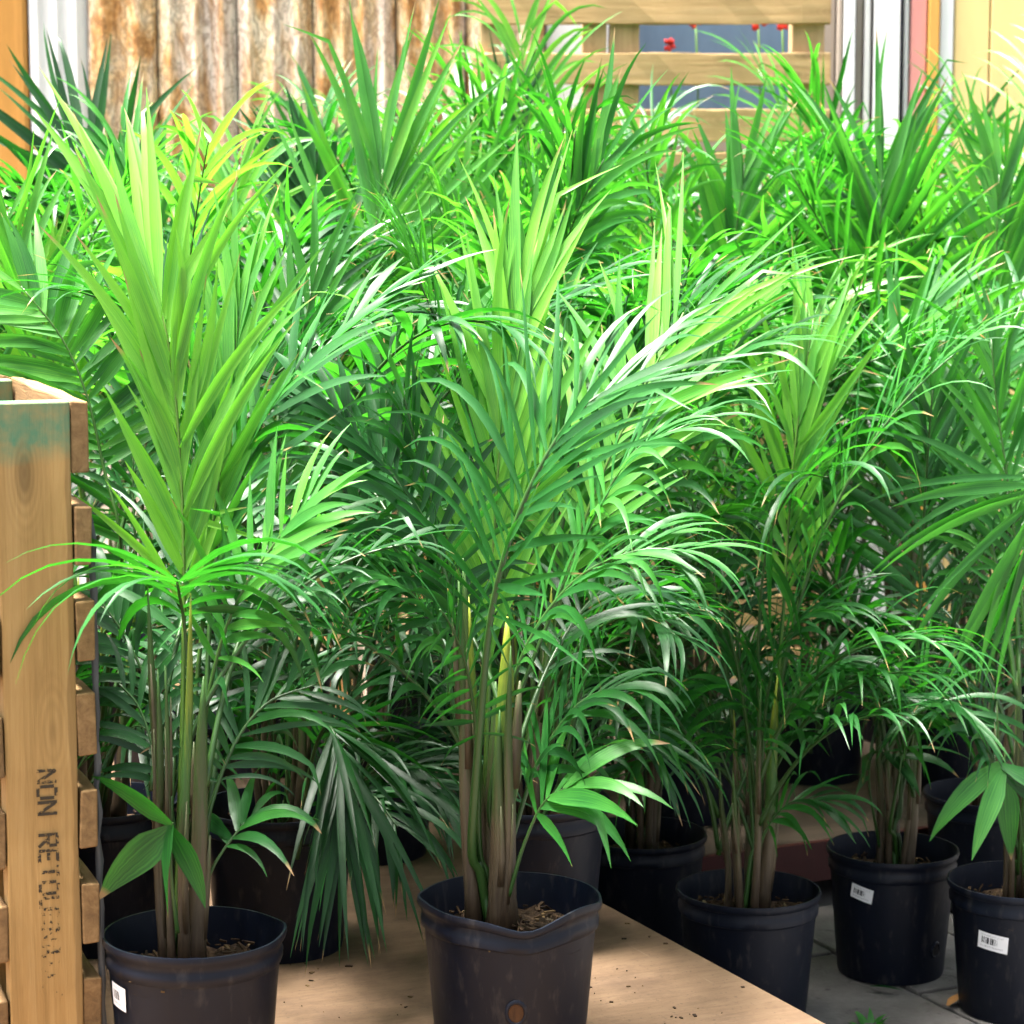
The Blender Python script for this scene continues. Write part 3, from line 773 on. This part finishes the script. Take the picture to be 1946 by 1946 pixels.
palm('L', 365, 3.46, DECK, 'palm in a labelled black pot on the plywood beside the stencilled pallet', R=.131, nst=7, hst=(.34, .58), nf=0, lowf=5, split=True, seed=11, wave=wave_l, stem_off=(-.022, .0), thick=.0135)
palm('C', 963, 3.64, DECK, 'palm in a black pot with pinched wavy rim at the edge of the plywood', nst=7, hst=(.34, .6), nf=0, lowf=4, split=True, seed=23, wave=wave_c, stem_off=(-.028, .01), thick=.02)
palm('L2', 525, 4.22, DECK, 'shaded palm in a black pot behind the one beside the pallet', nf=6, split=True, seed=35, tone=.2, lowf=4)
palm('C2', 1003, 4.27, DECK, 'palm in a black pot directly behind the wavy rimmed pot', nf=5, split=True, seed=47, tone=.35, lowf=3)
palm('R1', 1412, 4.58, 0.0, 'palm in a dull black pot on the paving along the plywood edge', nf=4, split=True, seed=58, tone=.3, lowf=8)
palm('R2', 1684, 4.88, 0.0, 'palm in a black pot with a drain hole low on its side', R=.134, nf=7, split=True, seed=61, tone=.3, lowf=4)
palm('R3', 1925, 4.64, 0.0, 'palm on the paving with a white label across its black pot', nf=3, split=True, seed=73, tone=.35, lowf=2)
for q in PALMS.values(): q[0]['group'] = 'potted palms'
# rows behind
rows = [('B1', 190, 4.25, DECK, 1.0), ('B2', 330, 4.95, DECK, 1.05), ('B3', 700, 4.85, DECK, 1.0), ('B4', 1000, 5.0, DECK, 1.02), ('B5', 60, 5.2, DECK, 1.1),
        ('B6', 200, 5.9, DECK, 1.1), ('B7', 520, 5.6, DECK, 1.05), ('B8', 800, 5.7, DECK, 1.16), ('B9', 1060, 5.8, DECK, 1.25), ('B10', 420, 6.35, DECK, 1.05), ('B11', 880, 6.4, DECK, 1.18),
        ('D1', 1290, 5.55, 0.15, 1.15), ('D2', 1540, 5.95, 0.15, 1.22), ('D3', 1800, 5.85, 0.15, 1.24), ('D4', 1950, 6.2, 0.15, 1.3), ('D5', 1340, 6.3, 0.0, 1.38), ('D6', 1700, 6.4, 0.15, 1.3), ('D7', 1210, 5.0, 0.0, 1.2),
        ('D8', 1860, 5.35, 0.0, 1.22)]
where = {'B1': 'palm standing between the stencilled pallet and the rear rows', 'B2': 'palm in the middle rows in front of the whitewashed metal panel',
         'D8': 'palm on the paving between the labelled pot and the red edged platform', 'D7': 'palm standing off the end of the plywood behind the pinched pot'}
hem = 'palm hemmed in by taller palms in the crowded rear rows'
where.update({'B5': 'palm behind the stencilled pallet before the orange wall panel', 'B6': 'palm with dark stiff fan before the whitewashed metal panel',
  'B10': 'rearmost palm close against the middle of the rusty metal wall', 'B3': 'palm raising a tall pale fan of long leaflets before the rusty wall',
  'B11': 'palm where the rusty wall meets the upright slatted pallet', 'B4': 'palm with broad arching leaflets before the upright slatted pallet',
  'D1': 'palm with a stiff upright fan before the slate blue board', 'D2': 'palm with a large spread fan before the narrow white strips',
  'D3': 'palm in front of the orange painted strip of the board wall', 'D4': 'palm standing before the yellow painted boards', 'D6': 'rearmost palm close to the faded red board'})
for i, (k, dx, Z, lv, sz) in enumerate(rows):
    if k in where: lab, grp = where[k], 'potted palms'
    else: lab, grp = hem, 'potted palms'
    palm(k, dx, Z, lv, lab, nf=14 if k in ('D7', 'D1') else (4 if k == 'B1' else 11), size=sz, seed=100 + i * 7, tone=rnd.uniform(.25, .5), split=False, group=grp, reach=(.62, .92), th1=(35, 95), lowf=9 if k in ('D7', 'B3', 'B4') else 6, leafs=(20, 24))

# labels and holes
root, org, po, R, H = PALMS['L']; pot_label(po, R, H, math.radians(-90 - 54), .186, .040, .036, -.08)
root, org, po, R, H = PALMS['R3']; pot_label(po, R, H, math.radians(-90 - 35), .165, .062, .034, -.1)
root, org, po, R, H = PALMS['R2']; pot_label(po, R, H, math.radians(-90 - 38), .19, .05, .03, -.2); drain_hole(po, R, H, math.radians(-90 + 42), .068, .011, M['hole'])
root, org, po, R, H = PALMS['C']; drain_hole(po, R, H, math.radians(-90 + 4), .116, .013, M['clay'])

# traced fronds ------------------------------------------------------------
V = Vector
hero('L', [(345, 1330, 0), (346, 1050, 0), (335, 800, .0), (310, 610, .0), (268, 470, .03)], n=15, L=.31, w=.029, a0=27, a1=12, tone=.9, N=V((.25, -.9, .35)), lift=12, droop=.22, s0=.2, lp=(.7, 1, 1.0), fold=.3, jit=.06)
hero('L', [(365, 1350, .06), (395, 1050, .08), (420, 850, .08), (440, 690, .09), (452, 590, .1)], n=13, L=.25, w=.024, a0=26, a1=12, tone=.7, N=V((-.1, -.85, .45)), lift=10, droop=.2, s0=.3, lp=(.7, 1, .9))
hero('L', [(360, 1400, 0), (350, 1200, -.02), (338, 1120, -.08), (335, 1098, -.17), (345, 1100, -.24)], n=8, L=.34, w=.030, a0=88, a1=50, tone=.28, N=V((0, -.3, 1)), lift=24, droop=2.0, s0=.45)
hero('L', [(335, 1760, -.05), (324, 1660, -.075), (322, 1570, -.09), (326, 1552, -.10)], n=2, L=.15, w=.048, a0=152, a1=110, tone=.33, N=V((0, -.9, .45)), lift=12, droop=.7, s0=.9, rad=.003, lp=(1, 1, .8))
hero('L', [(370, 1740, .0), (400, 1640, -.0), (455, 1560, .02), (480, 1540, .03)], n=5, L=.19, w=.021, a0=80, a1=25, tone=.28, N=V((-.3, -.4, .9)), lift=8, droop=1.2, s0=.65, rad=.003)
hero('L', [(385, 1400, .03), (400, 1120, .06), (440, 900, .1), (520, 760, .12), (650, 620, .16), (760, 545, .2)], n=14, L=.27, w=.026, a0=55, a1=14, tone=.38, N=V((-.55, -.35, .75)), lift=14, droop=.45, s0=.3)
hero('L', [(370, 1500, .02), (400, 1280, .0), (450, 1130, -.03), (530, 1010, -.04), (600, 930, -.04)], n=9, L=.2, w=.023, a0=55, a1=20, tone=.62, N=V((-.3, -.7, .6)), lift=14, droop=.6, s0=.4)
hero('L', [(340, 1500, .05), (290, 1320, .08), (235, 1200, .1), (180, 1120, .12)], n=9, L=.2, w=.02, a0=65, a1=25, tone=.22, lift=8, droop=1.1, s0=.4)
hero('L', [(340, 1600, .0), (300, 1450, .0), (265, 1340, .02), (225, 1290, .03)], n=7, L=.16, w=.018, a0=65, a1=30, tone=.15, lift=8, droop=1.2, s0=.35)
hero('L', [(375, 1600, .0), (430, 1430, .02), (500, 1330, .04), (600, 1290, .05)], n=8, L=.19, w=.018, a0=65, a1=30, tone=.18, lift=8, droop=1.0, s0=.3)
hero('B1', [(230, 1050, -.4), (195, 880, -.4), (165, 750, -.4), (118, 640, -.4), (40, 540, -.4)], n=14, L=.23, w=.028, a0=75, a1=35, tone=.6, N=V((.1, -.85, .5)), lift=5, droop=.35, s0=.3)
hero('B1', [(170, 1050, .1), (130, 820, .1), (90, 640, .1), (60, 540, .1)], n=12, L=.3, w=.026, a0=34, a1=16, tone=.95, N=V((.1, -.85, .5)), lift=5, droop=.15, s0=.35)
hero('B1', [(260, 1200, -.3), (255, 1020, -.32), (250, 900, -.3), (258, 800, -.28)], n=9, L=.2, w=.022, a0=70, a1=30, tone=.3, lift=10, droop=.7, s0=.2)

hero('C', [(890, 1600, -.03), (905, 1380, -.10), (928, 1150, -.18), (975, 980, -.24), (1040, 845, -.27), (1110, 760, -.28), (1215, 705, -.27)], n=18, L=.32, w=.019, a0=66, a1=26, tone=.27, N=V((-.45, -.6, .7)), lift=14, s0=.44, droops=(1.35, .25), lp=(.85, 1, .7), rad=.0075)
hero('C', [(880, 1500, .02), (862, 1200, .0), (815, 1010, .0), (735, 890, .02), (640, 790, .04), (560, 730, .06)], n=17, L=.26, w=.024, a0=66, a1=24, tone=.14, N=V((.45, -.5, .75)), lift=18, s0=.35, droop=.55, rad=.0048)
hero('C', [(915, 1500, .03), (925, 1200, .08), (935, 950, .12), (955, 740, .14), (985, 560, .16)], n=16, L=.36, w=.027, a0=26, a1=10, tone=.86, N=V((-.1, -.75, .65)), lift=8, droop=.14, s0=.25, lp=(.7, 1, .9), fold=.3)
hero('C', [(960, 1550, .1), (1040, 1200, .16), (1110, 960, .2), (1200, 760, .22), (1290, 590, .24)], n=14, L=.29, w=.023, a0=46, a1=28, tone=.78, N=V((-.2, -.8, .5)), lift=6, droop=.22, s0=.45, lp=(.6, .95, 1.05))
hero('C', [(960, 1690, -.02), (990, 1590, -.04), (1030, 1510, -.06), (1090, 1478, -.08)], n=6, L=.235, w=.027, a0=70, a1=22, tone=.42, N=V((-.3, -.4, .9)), lift=6, droop=1.1, s0=.6, rad=.003)
hero('C', [(885, 1560, 0), (865, 1320, -.03), (810, 1160, -.05), (730, 1090, -.08), (660, 1075, -.1)], n=11, L=.22, w=.019, a0=68, a1=25, tone=.34, N=V((.4, -.2, .9)), lift=10, droop=1.2, s0=.4)
hero('C', [(925, 1500, 0), (980, 1250, -.03), (1080, 1100, -.06), (1200, 1040, -.1), (1310, 1040, -.12)], n=13, L=.26, w=.019, a0=70, a1=22, tone=.38, N=V((-.4, -.2, .9)), lift=10, droop=1.25, s0=.35)
hero('C', [(905, 1600, 0), (900, 1400, -.05), (880, 1260, -.12), (850, 1180, -.18), (830, 1150, -.22)], n=9, L=.15, w=.013, a0=78, a1=35, tone=.2, N=V((.2, -.7, .7)), lift=5, droop=.7, s0=.4)
hero('C', [(950, 1640, 0), (1010, 1450, -.0), (1090, 1330, -.02), (1180, 1290, -.03)], n=9, L=.22, w=.02, a0=66, a1=25, tone=.25, N=V((-.4, -.2, .9)), lift=8, droop=1.3, s0=.35)
hero('C', [(930, 1450, .05), (1040, 1160, .05), (1130, 960, .04), (1200, 850, .03), (1300, 800, .02)], n=14, L=.25, w=.019, a0=70, a1=24, tone=.4, N=V((-.4, -.2, .9)), lift=8, droop=1.25, s0=.45)

hero('L2', [(560, 1500, 0), (520, 1200, 0), (520, 900, .05), (560, 680, .1), (600, 500, .1)], n=14, L=.3, w=.024, a0=32, a1=14, tone=.5, lift=8, droop=.25, s0=.35)
hero('L2', [(560, 1620, -.12), (590, 1430, -.2), (620, 1370, -.27), (645, 1440, -.33), (650, 1560, -.36)], n=15, L=.36, w=.02, a0=42, a1=10, tone=.12, N=V((.2, -.85, .3)), lift=5, droop=.7, s0=.45)
hero('L2', [(600, 1500, 0), (660, 1150, 0), (720, 900, .0), (730, 700, .05)], n=13, L=.28, w=.026, a0=38, a1=14, tone=.3, lift=8, droop=.3, s0=.4)
hero('C2', [(1030, 1500, 0), (1040, 1200, 0), (1040, 900, .0), (1010, 650, .05), (1000, 480, .05)], n=15, L=.36, w=.028, a0=30, a1=12, tone=.5, lift=8, droop=.2, s0=.35)
hero('C2', [(1050, 1500, 0), (1150, 1100, 0), (1260, 850, .0), (1360, 690, .0), (1480, 640, .0)], n=15, L=.27, w=.023, a0=70, a1=24, tone=.42, N=V((-.4, -.3, .9)), lift=8, droop=1.15, s0=.45)
hero('B3', [(640, 1000, 0), (655, 740, 0), (680, 560, .0), (712, 410, .0), (722, 320, .0)], n=15, L=.44, w=.03, a0=52, a1=12, tone=.66, N=V((-.1, -.75, .65)), lift=8, droop=.12, s0=.45, lp=(.7, 1, .85), fold=.3)
hero('B3', [(640, 900, .1), (630, 640, .15), (605, 480, .2), (570, 340, .2)], n=10, L=.34, w=.036, a0=30, a1=8, tone=.2, lift=8, droop=.2, s0=.5)
hero('B4', [(980, 1000, 0), (1010, 700, -.15), (1050, 520, -.3), (1090, 400, -.4), (1140, 300, -.45)], n=15, L=.36, w=.03, a0=54, a1=16, tone=.45, N=V((-.2, -.73, .67)), lift=6, droop=.6, s0=.4, lp=(.8, 1, .75))
hero('B4', [(960, 1000, .1), (940, 700, .1), (900, 480, .1), (870, 370, .1)], n=13, L=.33, w=.026, a0=44, a1=14, tone=.6, lift=8, droop=.3, s0=.4)
hero('B11', [(940, 700, -.1), (960, 420, -.1), (965, 280, -.1), (965, 190, -.1)], n=11, L=.34, w=.024, a0=36, a1=12, tone=.15, lift=8, droop=.15, s0=.3)
hero('D1', [(1320, 900, -.2), (1350, 650, -.25), (1385, 460, -.3), (1405, 310, -.3)], n=14, L=.36, w=.03, a0=46, a1=16, tone=.58, lift=8, droop=.15, s0=.35)
hero('D1', [(1290, 900, 0), (1250, 600, 0), (1270, 400, 0), (1350, 330, -.1)], n=13, L=.28, w=.024, a0=60, a1=20, tone=.55, N=V((-.4, -.3, .9)), lift=8, droop=.9, s0=.4)
hero('D2', [(1640, 760, -.6), (1652, 580, -.65), (1660, 450, -.7), (1664, 325, -.7)], n=14, L=.36, w=.032, a0=58, a1=14, tone=.5, N=V((0, -.75, .65)), lift=10, droop=.15, s0=.2, lp=(.8, 1, .9), fold=.32)
hero('D8', [(1900, 900, 0), (1885, 640, 0), (1880, 470, 0), (1885, 330, .0)], n=12, L=.36, w=.03, a0=34, a1=12, tone=.62, lift=8, droop=.15, s0=.3)
hero('B6', [(260, 660, -.45), (220, 470, -.45), (175, 350, -.45), (125, 245, -.45)], n=11, L=.38, w=.032, a0=66, a1=18, tone=.12, N=V((0, -.9, .4)), lift=6, droop=.1, s0=.2, lp=(.8, 1, .8))
hero('R1', [(1450, 1500, 0), (1475, 1200, 0), (1490, 950, 0), (1510, 760, 0), (1535, 600, .03)], n=15, L=.33, w=.022, a0=32, a1=12, tone=.78, lift=8, droop=.22, s0=.4)
hero('R1', [(1440, 1550, 0), (1430, 1250, -.05), (1450, 1020, -.1), (1510, 905, -.2), (1560, 900, -.3)], n=9, L=.33, w=.026, a0=88, a1=45, tone=.36, N=V((-.1, -.35, 1)), lift=20, droop=1.9, s0=.6)
hero('R1', [(1430, 1550, 0), (1390, 1250, -.05), (1330, 1050, -.1), (1300, 985, -.2), (1330, 990, -.28)], n=10, L=.26, w=.021, a0=75, a1=35, tone=.4, N=V((-.1, -.3, 1)), lift=14, droop=1.25, s0=.55)
hero('R1', [(1420, 1690, 0), (1440, 1580, -.03), (1490, 1515, -.06), (1560, 1510, -.08)], n=7, L=.2, w=.02, a0=70, a1=22, tone=.22, N=V((-.3, -.3, .9)), lift=6, droop=1.3, s0=.5, rad=.003)
hero('R2', [(1660, 1600, 0), (1640, 1480, -.05), (1650, 1420, -.1), (1700, 1430, -.15)], n=6, L=.22, w=.024, a0=65, a1=22, tone=.2, N=V((-.3, -.3, .9)), lift=6, droop=1.2, s0=.5, rad=.003)
hero('R2', [(1680, 1550, 0), (1660, 1300, -.05), (1620, 1180, -.12), (1600, 1160, -.2)], n=8, L=.24, w=.026, a0=75, a1=35, tone=.35, N=V((-.1, -.3, 1)), lift=12, droop=1.2, s0=.6)
hero('R2', [(1700, 1500, 0), (1690, 1150, 0), (1660, 880, 0), (1680, 700, 0), (1760, 560, .0)], n=15, L=.31, w=.026, a0=50, a1=16, tone=.5, N=V((-.35, -.6, .7)), lift=8, droop=.4, s0=.45)
hero('R3', [(1930, 1550, 0), (1945, 1250, -.05), (1958, 1030, -.15), (1945, 940, -.2), (1930, 895, -.2)], n=9, L=.40, w=.030, a0=158, a1=60, tone=.45, N=V((-.12, -.75, .65)), lift=8, droop=.55, s0=.84, lp=(1, 1, .9))
hero('R3', [(1920, 1650, 0), (1925, 1540, -.05), (1900, 1470, -.1), (1885, 1435, -.1)], n=3, L=.20, w=.045, a0=165, a1=110, tone=.38, N=V((-.1, -.9, .45)), lift=10, droop=.9, s0=.85, rad=.003, lp=(1, 1, 1))
hero('R3', [(1950, 1500, 0), (1930, 1150, 0), (1900, 900, 0), (1880, 760, .0), (1870, 640, 0)], n=13, L=.3, w=.022, a0=45, a1=16, tone=.5, lift=8, droop=.5, s0=.4)


# fronds hanging between the pots; dark leaf tones paint in the shade there
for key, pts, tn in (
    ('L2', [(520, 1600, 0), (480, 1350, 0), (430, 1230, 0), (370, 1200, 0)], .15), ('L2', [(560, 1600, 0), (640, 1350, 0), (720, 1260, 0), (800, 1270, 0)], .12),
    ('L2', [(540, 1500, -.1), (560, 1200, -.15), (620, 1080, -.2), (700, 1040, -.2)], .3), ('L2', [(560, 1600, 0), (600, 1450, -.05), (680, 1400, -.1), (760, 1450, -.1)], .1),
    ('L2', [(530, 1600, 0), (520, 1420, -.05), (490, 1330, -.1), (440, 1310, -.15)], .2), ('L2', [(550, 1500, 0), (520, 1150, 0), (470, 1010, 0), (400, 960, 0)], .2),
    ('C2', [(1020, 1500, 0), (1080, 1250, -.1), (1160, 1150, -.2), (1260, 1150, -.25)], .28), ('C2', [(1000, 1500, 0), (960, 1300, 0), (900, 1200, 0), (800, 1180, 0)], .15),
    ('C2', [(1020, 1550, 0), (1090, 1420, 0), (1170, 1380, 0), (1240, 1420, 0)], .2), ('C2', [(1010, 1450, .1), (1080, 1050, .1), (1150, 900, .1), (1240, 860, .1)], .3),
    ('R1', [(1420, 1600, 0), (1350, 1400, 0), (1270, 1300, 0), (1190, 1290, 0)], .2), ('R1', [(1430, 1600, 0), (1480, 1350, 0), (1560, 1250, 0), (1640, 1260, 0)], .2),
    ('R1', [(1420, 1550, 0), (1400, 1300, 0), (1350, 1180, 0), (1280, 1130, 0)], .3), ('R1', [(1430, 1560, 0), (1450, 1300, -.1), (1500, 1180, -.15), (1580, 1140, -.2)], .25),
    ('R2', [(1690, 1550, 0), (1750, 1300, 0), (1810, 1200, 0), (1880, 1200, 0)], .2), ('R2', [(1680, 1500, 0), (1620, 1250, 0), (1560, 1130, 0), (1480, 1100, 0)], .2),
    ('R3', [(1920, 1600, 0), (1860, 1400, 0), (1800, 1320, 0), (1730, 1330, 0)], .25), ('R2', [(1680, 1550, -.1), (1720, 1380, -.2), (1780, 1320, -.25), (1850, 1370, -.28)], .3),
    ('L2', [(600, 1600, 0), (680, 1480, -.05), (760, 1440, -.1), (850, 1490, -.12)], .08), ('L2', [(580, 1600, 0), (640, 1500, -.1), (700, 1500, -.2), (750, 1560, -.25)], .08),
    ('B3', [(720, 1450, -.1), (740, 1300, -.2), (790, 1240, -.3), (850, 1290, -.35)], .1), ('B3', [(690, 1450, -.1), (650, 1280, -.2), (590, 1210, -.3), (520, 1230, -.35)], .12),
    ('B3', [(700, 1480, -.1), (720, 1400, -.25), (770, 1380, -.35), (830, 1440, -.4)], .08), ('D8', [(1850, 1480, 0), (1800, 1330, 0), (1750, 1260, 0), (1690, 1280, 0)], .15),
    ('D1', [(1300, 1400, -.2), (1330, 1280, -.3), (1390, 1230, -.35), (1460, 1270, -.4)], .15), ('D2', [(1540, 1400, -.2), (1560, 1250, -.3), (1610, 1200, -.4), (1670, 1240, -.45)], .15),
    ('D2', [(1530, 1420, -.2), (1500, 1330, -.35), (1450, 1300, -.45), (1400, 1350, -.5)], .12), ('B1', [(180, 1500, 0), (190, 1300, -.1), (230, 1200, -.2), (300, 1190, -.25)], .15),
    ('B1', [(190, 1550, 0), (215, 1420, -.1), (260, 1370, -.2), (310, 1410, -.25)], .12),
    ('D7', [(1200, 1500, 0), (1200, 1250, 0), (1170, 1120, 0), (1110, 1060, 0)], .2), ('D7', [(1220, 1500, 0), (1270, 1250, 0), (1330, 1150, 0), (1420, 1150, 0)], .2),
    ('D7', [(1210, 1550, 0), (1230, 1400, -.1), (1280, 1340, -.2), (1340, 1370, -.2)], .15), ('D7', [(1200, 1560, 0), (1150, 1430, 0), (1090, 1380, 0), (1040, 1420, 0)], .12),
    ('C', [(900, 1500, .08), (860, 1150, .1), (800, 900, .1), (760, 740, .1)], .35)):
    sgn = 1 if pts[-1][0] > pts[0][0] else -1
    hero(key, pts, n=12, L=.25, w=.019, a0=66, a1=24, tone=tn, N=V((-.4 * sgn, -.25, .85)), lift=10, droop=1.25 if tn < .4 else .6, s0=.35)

# ------------------------------------------------------------------ small litter
mb = MB(); r = random.Random(5)
spots_ = [(r.uniform(560, 1500), r.uniform(1720, 1931)) for _ in range(14)]
for q in range(110):
    c_ = spots_[q % 14]; p = on_level(c_[0] + r.gauss(0, 45), min(1940, c_[1] + r.gauss(0, 22)), DECK)
    if (p - e1).cross(e0 - e1).z > -.01: continue
    rot = Matrix.Rotation(r.uniform(0, 6.28), 3, 'Z'); sz = .0005 + .0026 * r.random() ** 3
    mb.box((p.x, p.y, DECK + .0012), (sz * r.uniform(1, 2.5), sz, .0008), .5, rot)
lit = mb.build('soil_crumbs', M['chip']); lit['kind'] = 'stuff'; lit['label'] = 'soil and bark crumbs scattered over the plywood top'; lit['category'] = 'debris'
def dry_leaf(name, dx, dy, z, L, wd, ang, mat, label, cat, tone=.3):
    p = on_level(dx, dy, z); mb = MB()
    leaflet(mb, Vector((0, 0, .008)), Vector((math.cos(ang), math.sin(ang), .12)), Vector((0, 0, 1)), L, wd, .25, tone, random.Random(3), 0, .3)
    o = mb.build(name, mat, None, True, loc=(p.x, p.y, z)); tag(o, label, cat)
dry_leaf('fallen_leaflet', 1640, 1868, 0.0, .075, .014, -.5, M['leaf'], 'dark green fallen leaflet lying on the grey paving', 'leaf', .05)
dry_leaf('dry_leaf', 1788, 1905, 0.0, .09, .02, 1.0, M['drybrown'], 'dry orange brown leaf against the labelled pot', 'leaf')
p = on_level(1640, 1935, 0.0); wd_ = empty('weed', (p.x, p.y, -.01)); tag(wd_, 'small bright green weed growing in a paving joint', 'weed')
for q in range(14):
    mb = MB(); an = q * 2.4; leaflet(mb, Vector((math.cos(an) * .01, math.sin(an) * .01, 0)), Vector((math.cos(an), math.sin(an), r.uniform(.5, 1.6))), Vector((0, 0, 1)), r.uniform(.03, .055), .014, .6, .55, r, 0, .2)
    mb.build('leaf', M['leaf'], wd_, True)
print('OBJECTS BUILT', len(bpy.data.objects))
